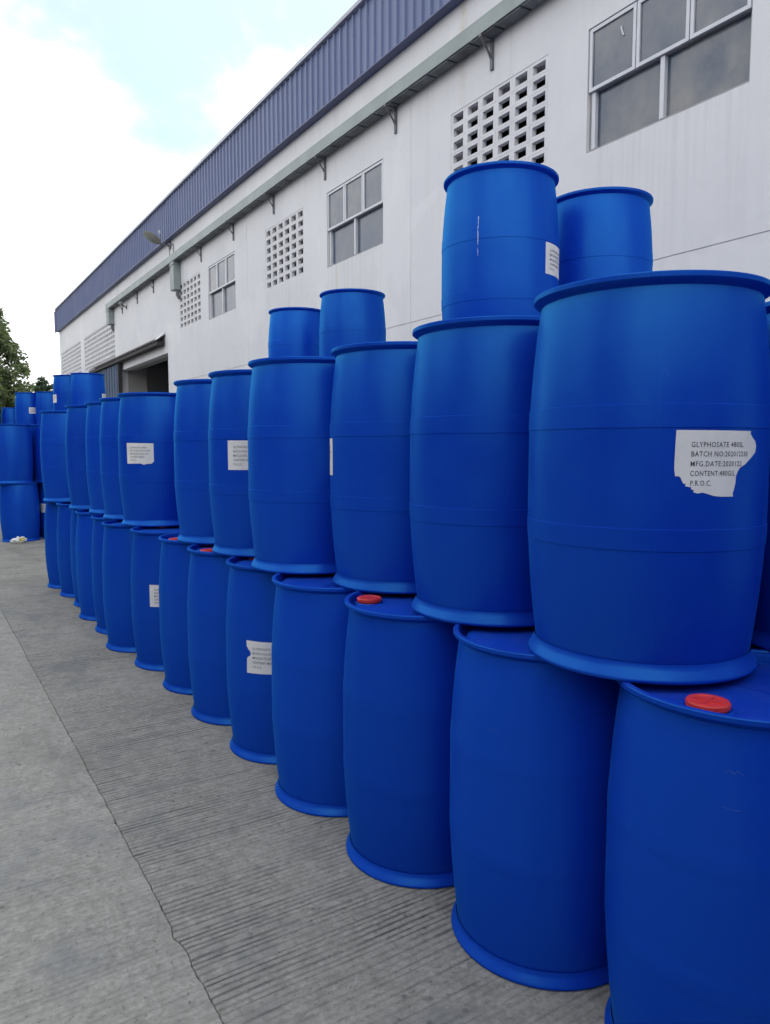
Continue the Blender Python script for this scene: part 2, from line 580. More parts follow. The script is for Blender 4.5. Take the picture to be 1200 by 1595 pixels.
M_DIRT = plain('joint_dirt', (0.14, 0.13, 0.115), 0.95, var=0.3, scale=8)
M_BARK = plain('bark', (0.10, 0.085, 0.07), 0.9, var=0.3, scale=5, bump=0.4)
M_LEAF1 = mat_leaf('grey_green_leaves', (0.040, 0.062, 0.030), (0.13, 0.165, 0.08))
M_LEAF2 = mat_leaf('dark_green_leaves', (0.022, 0.045, 0.025), (0.06, 0.095, 0.05))

# ------------------------------------------------------------------ ground
ground_bm = bmesh.new()
s = 900
ground_bm.faces.new([ground_bm.verts.new(p) for p in ((-s, -s, -0.06), (s, -s, -0.06), (s, s, -0.06), (-s, s, -0.06))])
ground = obj('ground', mesh_of('ground', ground_bm, M_DIRT))
tag(ground, 'bare earth under and around the concrete yard', 'ground', kind='structure')

yard = empty('concrete_yard')
tag(yard, 'grey concrete yard cast in long lanes with tined grooves', 'pavement', kind='structure')

def joint_x(y):
    """the wandering edge of the lane joint in front of the drums"""
    v = 0.600 + 0.0020 * (1.9 - y)
    v += 0.006 * noise.noise((0.0, y * 1.7, 3.1)) + 0.0035 * noise.noise((1.0, y * 11.0, 0.3)) + 0.0026 * noise.noise((2.0, y * 37.0, 0.3)) + 0.0020 * noise.noise((2.0, y * 90.0, 0.3))
    v += -0.009 * math.exp(-((y - 2.12) / 0.03) ** 2) + 0.006 * math.exp(-((y - 2.03) / 0.04) ** 2)
    return v

def slab(x0f, x1f, y0, y1, mat, fine):
    bm = bmesh.new()
    ys = []
    y = y0
    while y < y1 - 1e-6:
        ys.append(y)
        y += (0.009 if -0.5 < y < 9 else 0.12) if fine else 3.0
    ys.append(y1)
    L = [(x0f(y), y) for y in ys]
    R = [(x1f(y), y) for y in ys]
    top, bot, ch = -0.0, -0.05, 0.0025
    rows = []
    for (a, y), (b, _) in zip(L, R):
        rows.append([bm.verts.new(p) for p in ((a, y, bot), (a, y, top - ch), (a + ch, y, top), (b - ch, y, top), (b, y, top - ch), (b, y, bot))])
    for r0, r1 in zip(rows, rows[1:]):
        for k in range(5):
            bm.faces.new((r0[k], r0[k + 1], r1[k + 1], r1[k]))
    bm.faces.new(rows[0])
    bm.faces.new(rows[-1][::-1])
    bmesh.ops.recalc_face_normals(bm, faces=bm.faces[:])
    return obj('concrete_slab', mesh_of('concrete_slab', bm, mat), yard)

YCUT = [-14.0, -2.6, 9.6, 22.0, 34.5, 47.0]
for ya, yb in zip(YCUT, YCUT[1:]):
    g_ = 0.004
    near = ya < 15
    slab(lambda y: joint_x(y) + 0.0008 + 0.0026 * max(0, noise.noise((7.0, y * 8.0, 1.0))) + 0.0025 * max(0, noise.noise((8.0, y * 45.0, 1.0))), lambda y: 4.2, ya + g_, yb - g_, M_CONC_R, near)
    slab(lambda y: -3.4, lambda y: joint_x(y) - 0.0008 - 0.0060 * max(0, noise.noise((5.0, y * 19, 0)) - 0.15), ya + g_, yb - g_, M_CONC_L, near)
    slab(lambda y: 4.208, lambda y: 5.99, ya + g_, yb - g_, M_CONC_R, False)
    slab(lambda y: -7.4, lambda y: -3.408, ya + g_, yb - g_, M_CONC_R, False)
    slab(lambda y: -11.4, lambda y: -7.408, ya + g_, yb - g_, M_CONC_L, False)

# ------------------------------------------------------------------ warehouse
WX = 6.0
Y0, Y1 = -7.0, 38.5
house = empty('warehouse', (WX, 0, 0))
tag(house, 'long white warehouse with blue corrugated fascia behind the stacked drums', 'warehouse')
def hpart(name, me, rot=(0, 0, 0), parent=None):
    o = obj(name, me, parent or house)
    return o
# parts of the warehouse are modelled in world coordinates; shift by the empty's position
def HB(name, mat, x0, x1, y0, y1, z0, z1, bevel=0.0, parent=None):
    return box(name, mat, parent or house, x0 - WX, x1 - WX, y0, y1, z0, z1, bevel)

WIN = [(3.785, 5.565), (9.51, 11.28), (15.51, 17.27)]
WZ0, WZ1 = 4.52, 5.745
VENT = [(6.13, 7.87), (12.15, 13.87), (17.81, 19.53)]
VZ0, VZ1 = 4.60, 5.755
FAR = [(27.05, 32.5), (33.3, 38.1)]
FZ0, FZ1 = 4.62, 6.0
DOOR = (20.68, 26.2, 0.0, 4.13)
openings = [(a, b, WZ0, WZ1, 0.22) for a, b in WIN] + [(a, b, VZ0, VZ1, 0.22) for a, b in VENT] \
    + [(a, b, FZ0, FZ1, 0.22) for a, b in FAR] + [(*DOOR, 0.22)]
grooves = [(Y0, 20.68, 3.250, 3.264, 0.010)] + [(u - 0.004, u + 0.004, 0.0, 6.4, 0.005) for u in (2.78, 8.78, 14.82)]
us = sorted(set([Y0, Y1] + [v for o in openings + grooves for v in o[:2]]))
zs = sorted(set([0.0, 7.2] + [v for o in openings + grooves for v in o[2:4]]))
def cell_depth(u, z):
    for a, b, c, d, dep in openings:
        if a < u < b and c < z < d:
            return 'hole'
    for a, b, c, d, dep in grooves:
        if a < u < b and c < z < d:
            return dep
    return 0.0
bm = bmesh.new()
def quad(p):
    bm.faces.new([bm.verts.new(q) for q in p])
D = [[cell_depth((us[i] + us[i + 1]) / 2, (zs[j] + zs[j + 1]) / 2) for j in range(len(zs) - 1)] for i in range(len(us) - 1)]
dep = lambda d: 0.22 if d == 'hole' else d
for i in range(len(us) - 1):
    for j in range(len(zs) - 1):
        a, b, c, d = us[i], us[i + 1], zs[j], zs[j + 1]
        dd = D[i][j]
        if dd != 'hole':
            quad(((dd, a, c), (dd, a, d), (dd, b, d), (dd, b, c)))
        if i + 1 < len(us) - 1 and D[i + 1][j] != dd:
            quad(((dep(dd), b, c), (dep(dd), b, d), (dep(D[i + 1][j]), b, d), (dep(D[i + 1][j]), b, c)))
        if j + 1 < len(zs) - 1 and D[i][j + 1] != dd:
            quad(((dep(dd), a, d), (dep(dd), b, d), (dep(D[i][j + 1]), b, d), (dep(D[i][j + 1]), a, d)))
bmesh.ops.remove_doubles(bm, verts=bm.verts[:], dist=1e-5)
front = obj('wall', mesh_of('front_wall', bm, M_WALL), house)
# the other sides, the roof and the floor inside
HB('wall', M_WALL, 6.02, 26.0, Y1 - 0.22, Y1 - 0.003, 0, 7.19)
HB('wall', M_WALL, 6.02, 26.0, Y0 + 0.003, Y0 + 0.22, 0, 7.19)
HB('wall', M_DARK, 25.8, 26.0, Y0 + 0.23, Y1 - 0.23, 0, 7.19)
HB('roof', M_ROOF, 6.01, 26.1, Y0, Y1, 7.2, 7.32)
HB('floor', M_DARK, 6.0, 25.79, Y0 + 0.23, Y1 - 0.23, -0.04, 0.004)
HB('jamb_wall', M_GREYWALL, 6.225, 6.85, 26.2, 26.45, 0.004, 4.6)
HB('door_head', M_GREYWALL, 6.225, 6.5, 20.3, 26.19, 4.14, 4.6)

# fascia of ribbed sheets, each sheet a part
def sheet_mesh(wid, h):
    bm = bmesh.new()
    prof = []
    n = int(round(wid / 0.2))
    for k in range(n):
        y = k * 0.2
        prof += [(0.0, y), (0.0, y + 0.146), (-0.030, y + 0.158), (-0.030, y + 0.184), (0.0, y + 0.196)]
    prof.append((0.0, wid))
    a = [bm.verts.new((x, y, 0)) for x, y in prof]
    b = [bm.verts.new((x, y, h)) for x, y in prof]
    for i in range(len(prof) - 1):
        bm.faces.new((a[i], b[i], b[i + 1], a[i + 1]))
    return mesh_of('cladding_sheet', bm, M_CLAD)
SH = sheet_mesh(1.0, 1.0)
y = Y0 + 0.02
k = 0
while y < Y1 - 0.3:
    o = obj('cladding_sheet', SH, house, (5.90 - WX + (0.003 if k % 2 else 0.0) + rnd.uniform(-0.001, 0.001), y, 7.045 + rnd.uniform(0, 0.004)), (0, rnd.uniform(-0.004, 0.004), rnd.uniform(-0.0012, 0.0012)))
    y += 0.999
    k += 1
HB('fascia_backing', M_TRIM, 5.93, 6.0, Y0, Y1, 7.06, 8.04)
HB('end_flashing', M_TRIM, 5.86, 6.10, Y1 - 0.02, Y1 + 0.035, 7.03, 8.05)
HB('bottom_trim', M_TRIM, 5.855, 5.998, Y0, Y1 + 0.02, 7.022, 7.043)
bmf = bmesh.new()
add_prism_y(bmf, [(-0.17, 8.045), (-0.17, 8.105), (-0.02, 8.155), (0.28, 8.155), (0.28, 8.05)], Y0, Y1 + 0.05)
obj('cap_flashing', mesh_of('cap_flashing', bmf, M_FLASH), house)
HB('parapet', M_ROOF, 6.005, 6.2, Y0, Y1, 7.33, 8.03)

# gutter on steel brackets
GX0, GX1, GZ0, GZ1 = 5.80, 5.985, 6.325, 6.505
bmf = bmesh.new()
add_prism_y(bmf, [(GX0 - WX, GZ0), (GX0 - WX, GZ1), (GX0 - WX + 0.012, GZ1), (GX0 - WX + 0.012, GZ0 + 0.012),
                  (GX1 - WX - 0.012, GZ0 + 0.03), (GX1 - WX - 0.012, GZ1 + 0.03), (GX1 - WX, GZ1 + 0.03), (GX1 - WX, GZ0 + 0.018)], Y0, 27.4)
gut = obj('gutter', mesh_of('gutter', bmf, M_GUTTER), house)
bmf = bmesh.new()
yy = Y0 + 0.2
while yy < 27.2:                                   # stiffening ribs under the trough, darker than the gutter paint
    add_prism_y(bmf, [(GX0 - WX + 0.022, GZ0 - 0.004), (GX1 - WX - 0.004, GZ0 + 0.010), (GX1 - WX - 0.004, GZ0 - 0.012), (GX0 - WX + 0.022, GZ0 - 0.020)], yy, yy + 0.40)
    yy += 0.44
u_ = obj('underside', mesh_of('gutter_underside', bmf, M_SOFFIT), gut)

def bracket_mesh():
    bm = bmesh.new()
    add_box(bm, -0.028, -0.002, -0.022, 0.022, -0.36, -0.002)             # wall leg
    add_box(bm, -0.205, -0.030, -0.020, 0.020, -0.034, -0.006)            # arm
    a = [(-0.19, -0.036), (-0.165, -0.036), (-0.03, -0.235), (-0.03, -0.205)]
    va = [bm.verts.new((x, -0.016, z)) for x, z in a]
    vb = [bm.verts.new((x, 0.016, z)) for x, z in a]
    for i, j in ((0, 1), (1, 2), (2, 3), (3, 0)):
        bm.faces.new((va[i], va[j], vb[j], vb[i]))
    bm.faces.new(va[::-1]); bm.faces.new(vb)
    bmesh.ops.recalc_face_normals(bm, faces=bm.faces[:])
    return mesh_of('bracket', bm, M_STEEL)
BR = bracket_mesh()
for u in (0.75, 2.85, 4.95, 7.06, 9.15, 11.31, 13.42, 15.55, 17.70, 21.93, 23.78, 25.75):
    obj('bracket', BR, house, (0, u, 6.325), (0, 0, 0))

# rainwater hopper boxes
def hopper(u0, u1, z0, z1, name='hopper_box'):
    bm = bmesh.new()
    add_box(bm, -0.19, -0.006, u0, u1, z0, z1, 0.008)
    add_box(bm, -0.205, -0.004, u0 - 0.012, u1 + 0.012, z1 - 0.09, z1 - 0.05)
    o = obj(name, mesh_of(name, bm, M_GUTTER), house)
    p = bmesh.new()
    add_tube(p, [(-0.07, u0 + 0.08, z0 + 0.03), (-0.07, u0 + 0.08, z0 - 0.13), (-0.03, u0 + 0.08, z0 - 0.19), (-0.01, u0 + 0.08, z0 - 0.20)], 0.045, 12)
    obj('outlet_pipe', mesh_of('outlet_pipe', p, M_STEEL, True, 40), o)
    return o
hopper(19.36, 19.68, 5.60, 6.32)
hopper(27.0, 27.38, 5.80, 6.32)

# windows: frame > sash, mullion, pane
def make_window(ya, yb, ajar):
    w = yb - ya
    bm = bmesh.new()
    f = 0.035
    x0, x1 = 0.045, 0.125
    zm0, zm1 = 5.115, 5.155
    add_box(bm, x0, x1, ya, ya + f, WZ0, WZ1)
    add_box(bm, x0, x1, yb - f, yb, WZ0, WZ1)
    add_box(bm, x0, x1, ya + f, yb - f, WZ0, WZ0 + f)
    add_box(bm, x0, x1, ya + f, yb - f, WZ1 - f, WZ1)
    add_box(bm, x0 - 0.006, x1, ya + f, yb - f, zm0, zm1)
    win = obj('window', mesh_of('window_frame', bm, M_JAMB), house)
    box('mullion', M_FRAME, win, 0.030, 0.11, (ya + yb) / 2 - 0.024, (ya + yb) / 2 + 0.024, WZ0 + f + 0.001, zm0 - 0.001)
    box('stile', M_FRAME, win, 0.034, 0.10, yb - f - 0.048, yb - f - 0.001, WZ0 + f + 0.001, zm0 - 0.001)
    box('sill', M_JAMB, win, 0.002, 0.2, ya + 0.003, yb - 0.003, WZ0 + 0.001, WZ0 + 0.016)
    # two fixed lights below
    for a, b in ((ya + f, (ya + yb) / 2 - 0.024), ((ya + yb) / 2 + 0.024, yb - f - 0.05)):
        box('pane', M_GLASS, win, 0.075, 0.081, a + 0.001, b - 0.001, WZ0 + f + 0.001, zm0 - 0.001)
    # three top-hung sashes above
    a0, b0 = ya + 0.010, yb - 0.010
    sw = (b0 - a0) / 3
    for k in range(3):
        a, b = a0 + k * sw + 0.006, a0 + (k + 1) * sw - 0.006
        z0, z1 = zm1 - 0.035, WZ1 - 0.012
        bm = bmesh.new()
        t = 0.034
        for q in ((a, a + t, z0, z1), (b - t, b, z0, z1), (a + t, b - t, z0, z0 + t), (a + t, b - t, z1 - t, z1)):
            add_box(bm, 0.0, 0.036, q[0], q[1], q[2] - z1, q[3] - z1)
        so = obj('sash', mesh_of('sash', bm, M_FRAME), win, (0.006, 0, z1), (0, 0, 0))
        box('glass', M_GLASS, so, 0.016, 0.021, a + t, b - t, z0 + t - z1, -t) if False else None
        box('pane', M_GLASS, win, 0.024, 0.029, a + t + 0.001, b - t - 0.001, z0 + t + 0.001, z1 - t - 0.001)
    return win
wins = [make_window(a, b, i) for i, (a, b) in enumerate(WIN)]
# strip of tape stuck on the upper pane of the nearest window
bm = bmesh.new()
add_tube(bm, [(0.020, 5.16, 5.60), (0.016, 5.155, 5.57), (0.018, 5.14, 5.525), (0.020, 5.13, 5.50)], 0.009, 6)
obj('tape_strip', mesh_of('tape_strip', bm, M_FRAME), wins[0])

# vent screens of pierced blocks
def block_mesh(w, h):
    bm = bmesh.new()
    hw, hh = w * 0.5, h * 0.5
    iw, ih = w * 0.345, h * 0.315
    o_ = [(-hw, -hh), (hw, -hh), (hw, hh), (-hw, hh)]
    i_ = [(-iw, -ih), (iw, -ih), (iw, ih), (-iw, ih)]
    k_ = [(a * 0.97, b * 0.96) for a, b in i_]
    F = [bm.verts.new((0, a, b)) for a, b in o_]
    I = [bm.verts.new((0, a, b)) for a, b in i_]
    K = [bm.verts.new((0.06, a, b)) for a, b in k_]
    G = [bm.verts.new((0.06, a, b)) for a, b in o_]
    for i in range(4):
        j = (i + 1) % 4
        bm.faces.new((F[i], F[j], I[j], I[i]))
        bm.faces.new((I[i], I[j], K[j], K[i]))
        bm.faces.new((K[i], K[j], G[j], G[i]))
        bm.faces.new((G[i], G[j], F[j], F[i]))
    bmesh.ops.recalc_face_normals(bm, faces=bm.faces[:])
    return bm
def vent(ya, yb, z0, z1, nc, nr, joined=False):
    bm = bmesh.new()
    e = 0.0035
    add_box(bm, 0.004, 0.2, ya + 0.0005, ya + e, z0 + 0.001, z1 - 0.001)
    add_box(bm, 0.004, 0.2, yb - e, yb - 0.0005, z0 + 0.001, z1 - 0.001)
    add_box(bm, 0.004, 0.2, ya + e, yb - e, z0 + 0.0005, z0 + e)
    add_box(bm, 0.004, 0.2, ya + e, yb - e, z1 - e, z1 - 0.0005)
    scr = obj('vent_screen', mesh_of('vent_border', bm, M_BLOCK), house)
    w, h = (yb - ya - 2 * e) / nc, (z1 - z0 - 2 * e) / nr
    if joined:
        base = block_mesh(w - 0.002, h - 0.002)
        all_ = bmesh.new()
        t = bpy.data.meshes.new('t'); base.to_mesh(t); base.free()
        for i in range(nc):
            for j in range(nr):
                t.transform(Matrix.Translation((0.003, ya + e + (i + 0.5) * w, z0 + e + (j + 0.5) * h)))
                all_.from_mesh(t)
                t.transform(Matrix.Translation((-0.003, -(ya + e + (i + 0.5) * w), -(z0 + e + (j + 0.5) * h))))
        o = obj('vent_blocks', mesh_of('vent_blocks', all_, M_BLOCK), scr)
        o['kind'] = 'stuff'
        return
    me = mesh_of('vent_block', block_mesh(w - 0.002, h - 0.002), M_BLOCK)
    for i in range(nc):
        for j in range(nr):
            obj('vent_block', me, scr, (0.003 + 0.003 * rnd.random(), ya + e + (i + 0.5) * w, z0 + e + (j + 0.5) * h))
for a, b in VENT:
    vent(a, b, VZ0, VZ1, 6, 7)
vent(*FAR[0], FZ0, FZ1, 18, 8)
vent(*FAR[1], FZ0, FZ1, 16, 8, joined=True)

# sliding door hung on a hooded rail
bmf = bmesh.new()
add_prism_y(bmf, [(-0.004, 4.66), (-0.24, 4.50), (-0.25, 4.49), (-0.25, 4.475), (-0.004, 4.63)], 20.9, 30.6)
obj('rail_hood', mesh_of('rail_hood', bmf, M_RAIL), house)
bmf = bmesh.new()
add_prism_y(bmf, [(-0.004, 4.74), (-0.22, 4.515), (-0.004, 4.67)], 20.9, 21.25)
obj('hood_end', mesh_of('hood_end', bmf, M_WALL), house)
HB('door_rail', M_RAIL, 5.775, 5.99, 20.95, 30.55, 4.36, 4.468)
dl = HB('sliding_door', M_LEAFDOOR, 5.86, 5.92, 26.0, 30.4, 0.03, 4.34)
HB('edge_post', M_RAIL, 5.835, 5.945, 25.93, 26.0 - 0.001, 0.03, 4.35, parent=dl)
for k in range(11):
    HB('door_rib', M_LEAFDOOR, 5.842, 5.859, 26.2 + k * 0.4, 26.26 + k * 0.4, 0.04, 4.33, parent=dl)

# satellite dish on the fascia edge
dish = empty('satellite_dish', (5.80, 20.20, 6.92))
tag(dish, 'small grey satellite dish fixed under the blue fascia of the warehouse', 'satellite dish')
dm = bmesh.new()
prof = [(0.0001, 0.0)] + [(0.25 * k / 8, 0.05 * (k / 8) ** 2) for k in range(1, 9)] + [(0.254, 0.055), (0.247, 0.058)] + [(0.243 * k / 8, 0.010 + 0.05 * (k / 8) ** 2) for k in range(7, 0, -1)] + [(0.0001, 0.010)]
add_lathe(dm, prof, 40)
dr = obj('reflector', mesh_of('reflector', dm, M_DISH, True, 40), dish, (-0.30, 0.02, 0.085))
dr.rotation_euler = Vector((0.50, 0.10, 0.86)).to_track_quat('Z', 'Y').to_euler()
dm = bmesh.new()
add_tube(dm, [(0.19, 0.0, -0.02), (0.02, 0.0, -0.01), (-0.10, 0.01, 0.02), (-0.29, 0.02, 0.085)], 0.017, 8)
add_box(dm, 0.165, 0.19, -0.06, 0.06, -0.10, 0.07)
obj('mount_arm', mesh_of('mount_arm', dm, M_STEEL, True, 40), dish)
dm = bmesh.new()
add_tube(dm, [(-0.12, 0.01, 0.02), (-0.05, -0.02, 0.12), (-0.08, -0.02, 0.26)], 0.011, 8)
ar = obj('feed_arm', mesh_of('feed_arm', dm, M_STEEL, True, 40), dish)
dm = bmesh.new()
add_lathe(dm, [(0.0001, -0.04), (0.030, -0.04), (0.034, 0.0), (0.026, 0.04), (0.0001, 0.045)], 16)
obj('receiver', mesh_of('receiver', dm, M_FRAME, True, 40), ar, (-0.09, -0.02, 0.29), (0.5, -0.4, 0))
dm = bmesh.new()
add_tube(dm, [(0.17, -0.03, 0.0), (0.185, -0.28, -0.03), (0.186, -0.30, -0.14), (0.185, -0.30, -0.26)], 0.012, 6)
add_tube(dm, [(0.16, 0.05, -0.02), (0.188, 0.07, -0.12), (0.188, 0.08, -0.36)], 0.010, 6)
obj('cable', mesh_of('cable', dm, M_CABLE), dish)

# bullet camera under the gutter
cctv = empty('security_camera', (5.99, 25.2, 6.14))
cctv.scale = (0.72, 0.72, 0.72)
tag(cctv, 'tiny grey security camera on the wall under the far end of the gutter', 'camera')
dm = bmesh.new()
add_tube(dm, [(-0.33, -0.16, 0.05), (-0.12, 0.02, 0.12)], [0.062, 0.055], 14)
obj('housing', mesh_of('housing', dm, M_GUTTER, True, 40), cctv)
dm = bmesh.new()
add_tube(dm, [(0.0, 0.0, -0.08), (-0.10, 0.0, -0.06), (-0.19, -0.03, 0.04)], 0.022, 8)
add_box(dm, -0.02, -0.001, -0.06, 0.06, -0.16, 0.0)
obj('wall_mount', mesh_of('wall_mount', dm, M_STEEL, True, 40), cctv)

# ------------------------------------------------------------------ the drums
H = 0.93
PITCH = 0.9305
RB = 0.289
def body_r(z):
    t = abs(z - 0.4725) / 0.4225
    r = 0.2895 - 0.0245 * max(0.0, (t - 0.16) / 0.84) ** 1.9
    return r
def raised(z):
    for a, b in ((0.309, 0.359), (0.587, 0.640)):
        if a < z < b:
            return 0.0018
    return 0.0
def body_mesh_soft():
    """bottom tier body: the two hoops are only a shallow swelling"""
    bm = bmesh.new()
    prof = []
    for k in range(106):
        z = 0.030 + 0.8625 * k / 105
        sw = sum(0.0012 * (math.tanh((z - a) / 0.0035) - math.tanh((z - b) / 0.006)) / 2 for a, b in ((0.309, 0.359), (0.587, 0.640)))
        prof.append((body_r(z) + sw, z))
    prof.append((body_r(0.905) - 0.001, 0.905))
    prof.append((0.2625, 0.912))
    add_lathe(bm, prof, 96)
    return mesh_of('drum_body', bm, M_DRUM, True, 40)
def body_mesh():
    bm = bmesh.new()
    zs_ = [0.030 + 0.8625 * k / 52 for k in range(53)]
    prof = []
    for z in sorted(set([round(z, 4) for z in zs_ if all(abs(z - e) > 0.007 for e in (0.309, 0.359, 0.587, 0.640))] + [0.3084, 0.3094, 0.3586, 0.3596, 0.5864, 0.5876, 0.6394, 0.6405])):
        prof.append((body_r(z) + raised(z), z))
    prof.append((body_r(0.905) - 0.001, 0.905))
    prof.append((0.2625, 0.912))
    add_lathe(bm, prof, 96)
    return mesh_of('drum_body', bm, M_DRUM, True, 24)
def rim_mesh():
    bm = bmesh.new()
    add_lathe(bm, [(0.2635, 0.9030), (0.2680, 0.9065), (0.2745, 0.9105), (0.2805, 0.9148), (0.2828, 0.9172), (0.2830, 0.9268), (0.2815, 0.9292), (0.2740, 0.9300), (0.2700, 0.9300),
                   (0.2665, 0.9275), (0.2640, 0.921), (0.2620, 0.905), (0.2610, 0.9035)], 96)
    return mesh_of('drum_top_rim', bm, M_DRUM, True, 32)
def foot_mesh():
    bm = bmesh.new()
    add_lathe(bm, [(0.2570, 0.006), (0.2640, 0.0008), (0.2740, 0.0), (0.2800, 0.0015), (0.2822, 0.0050), (0.2822, 0.0085), (0.2805, 0.0115), (0.2725, 0.0270), (0.2690, 0.0325), (0.2674, 0.044)], 96)
    return mesh_of('drum_bottom_rim', bm, M_DRUM, True, 34)
def lid_mesh():
    bm = bmesh.new()
    add_lathe(bm, [(0.2618, 0.9030), (0.2580, 0.8935), (0.2500, 0.8915), (0.2455, 0.8945), (0.2415, 0.9045), (0.2370, 0.9085), (0.2220, 0.9100), (0.10, 0.9108), (0.0008, 0.9110)], 96, close_end=True)
    add_box(bm, -0.0022, 0.0022, -0.232, 0.232, 0.9060, 0.9126)        # moulding seam
    return mesh_of('drum_lid', bm, M_DRUM, True, 40)
def base_mesh():
    bm = bmesh.new()
    add_lathe(bm, [(0.2575, 0.0065), (0.2540, 0.020), (0.0008, 0.026)], 64, close_end=True)
    bmesh.ops.reverse_faces(bm, faces=bm.faces[:])
    return mesh_of('drum_base', bm, M_DRUM, True, 40)
def cap_mesh():
    bm = bmesh.new()
    seg = 40
    prof = [(0.0405, -0.004), (0.0405, 0.0030), (0.0450, 0.0045), (0.0458, 0.0060), (0.0455, 0.0145), (0.0435, 0.0175), (0.0400, 0.0188), (0.0310, 0.0186), (0.0285, 0.0168), (0.0006, 0.0168)]
    add_lathe(bm, prof, seg, close_end=True)
    add_box(bm, -0.0275, 0.0275, -0.0035, 0.0035, 0.0163, 0.0186)
    add_box(bm, -0.0035, 0.0035, 0.0036, 0.0275, 0.0163, 0.0186)
    add_box(bm, -0.0035, 0.0035, -0.0275, -0.0036, 0.0163, 0.0186)
    return mesh_of('bung_cap', bm, M_CAP, True, 30)
def cap_well():
    bm = bmesh.new()
    add_lathe(bm, [(0.0410, 0.0), (0.0475, 0.0), (0.0495, 0.0018), (0.0530, -0.001)], 40)
    return mesh_of('cap_collar', bm, M_DRUM, True, 40)
ME_BODY, ME_RIM, ME_FOOT, ME_LID, ME_BASE, ME_CAP = body_mesh(), rim_mesh(), foot_mesh(), lid_mesh(), base_mesh(), cap_mesh()
ME_COLLAR = cap_well()

ME_SOFT = body_mesh_soft()
proto = empty('plastic_drum')
obj('body', ME_BODY, proto)
obj('top_rim', ME_RIM, proto)
obj('bottom_rim', ME_FOOT, proto)
obj('base', ME_BASE, proto)
lid_ = obj('lid', ME_LID, proto)
for sgn in (1, -1):
    ca = 0.0 if sgn > 0 else pi - radians(35)
    c_ = obj('cap', ME_CAP, proto, (0.197 * cos(ca), 0.197 * sin(ca), 0.9105))
    obj('collar', ME_COLLAR, c_, (0, 0, 0))

# paper labels: outline in (s, z) on the drum wall, s measured along the curve from the label's left edge
RL = 0.2892
TORN = [(0.0005, 0.5816), (0.192, 0.5801), (0.1891, 0.5752), (0.1981, 0.5655), (0.2093, 0.5577), (0.2148, 0.5459), (0.2114, 0.5321), (0.1979, 0.5213), (0.1853, 0.5126), (0.175, 0.5052), (0.1596, 0.4981), (0.1519, 0.4894), (0.1467, 0.4778), (0.1459, 0.4622), (0.1422, 0.4486), (0.1393, 0.4408), (0.1405, 0.433), (0.108, 0.4333), (0.0902, 0.4349), (0.0773, 0.4389), (0.0628, 0.4429), (0.0508, 0.441), (0.0409, 0.444), (0.0427, 0.4488), (0.0359, 0.4498), (0.0367, 0.4546), (0.0223, 0.4575), (0.0249, 0.4623), (0.0183, 0.4632), (0.0122, 0.4767), (0.0084, 0.4796), (0.001, 0.479), (-0.0013, 0.494), (-0.0015, 0.5113), (-0.0006, 0.5476)]
PLAIN = [(0.0, 0.582), (0.208, 0.581), (0.2085, 0.437), (0.0005, 0.436)]
NICKED = [(0.0, 0.582), (0.208, 0.579), (0.2085, 0.452), (0.200, 0.448), (0.194, 0.440), (0.150, 0.436), (0.139, 0.430), (0.127, 0.436), (0.118, 0.440), (0.0005, 0.438)]
NOTCHED = [(0.0, 0.586), (0.208, 0.582), (0.2085, 0.436), (0.0, 0.432), (0.0015, 0.500), (0.008, 0.508), (0.020, 0.514), (0.024, 0.524), (0.019, 0.537), (0.010, 0.543), (0.006, 0.553), (0.001, 0.556)]
def bend(me, r):
    for v in me.vertices:
        s_, z_ = v.co.x, v.co.y
        a = s_ / RB
        rr = r + v.co.z
        v.co = (rr * cos(a), rr * sin(a), z_)
def label_mesh(outline):
    bm = bmesh.new()
    f = bm.faces.new([bm.verts.new((a, b, 0)) for a, b in outline])
    for k in range(1, 24):
        x = -0.003 + 0.0095 * k
        bmesh.ops.bisect_plane(bm, geom=bm.verts[:] + bm.edges[:] + bm.faces[:], plane_co=(x, 0, 0), plane_no=(1, 0, 0))
    bmesh.ops.triangulate(bm, faces=bm.faces[:])
    for f in bm.faces:
        if f.normal.z < 0:
            f.normal_flip()
    me = mesh_of('paper_label', bm, M_PAPER, True)
    bend(me, RL + 0.0011)
    return me
def text_mesh(lines):
    out = bmesh.new()
    for txt, s0, w, zb in lines:
        cu = bpy.data.curves.new('txt', 'FONT')
        cu.body = txt
        cu.size = 0.0165
        cu.resolution_u = 2
        cu.offset = 0.00006
        cu.space_character = 1.12
        o = bpy.data.objects.new('txt', cu)
        COL.objects.link(o)
        bpy.context.view_layer.update()
        me = bpy.data.meshes.new_from_object(o.evaluated_get(bpy.context.evaluated_depsgraph_get()))
        xs = [v.co.x for v in me.vertices]
        k = w / (max(xs) - min(xs))
        x0 = min(xs)
        for v in me.vertices:
            v.co = (s0 + (v.co.x - x0) * k, zb + v.co.y, 0.0)
        out.from_mesh(me)
        bpy.data.objects.remove(o)
        bpy.data.curves.remove(cu)
        bpy.data.meshes.remove(me)
    me = mesh_of('printed_text', out, M_INK)
    bend(me, RL + 0.0016)
    return me
T_FULL = text_mesh([('GLYPHOSATE 480SL', 0.0336, 0.132, 0.544), ('BATCH NO:2020122304', 0.0336, 0.150, 0.5225), ('MFG.DATE:20201223', 0.0336, 0.138, 0.501), ('CONTENT:480G/L', 0.0336, 0.112, 0.4795), ('P.R.O.C.', 0.0336, 0.049, 0.458)])
T_TORN = text_mesh([('GLYPHOSATE 480SL', 0.0336, 0.132, 0.544), ('BATCH NO:202012230', 0.0340, 0.147, 0.5232), ('MFG.DATE:2020122', 0.0331, 0.129, 0.5014), ('CONTENT:480G/L', 0.0329, 0.110, 0.480), ('P.R.O.C.', 0.0337, 0.048, 0.4583)])
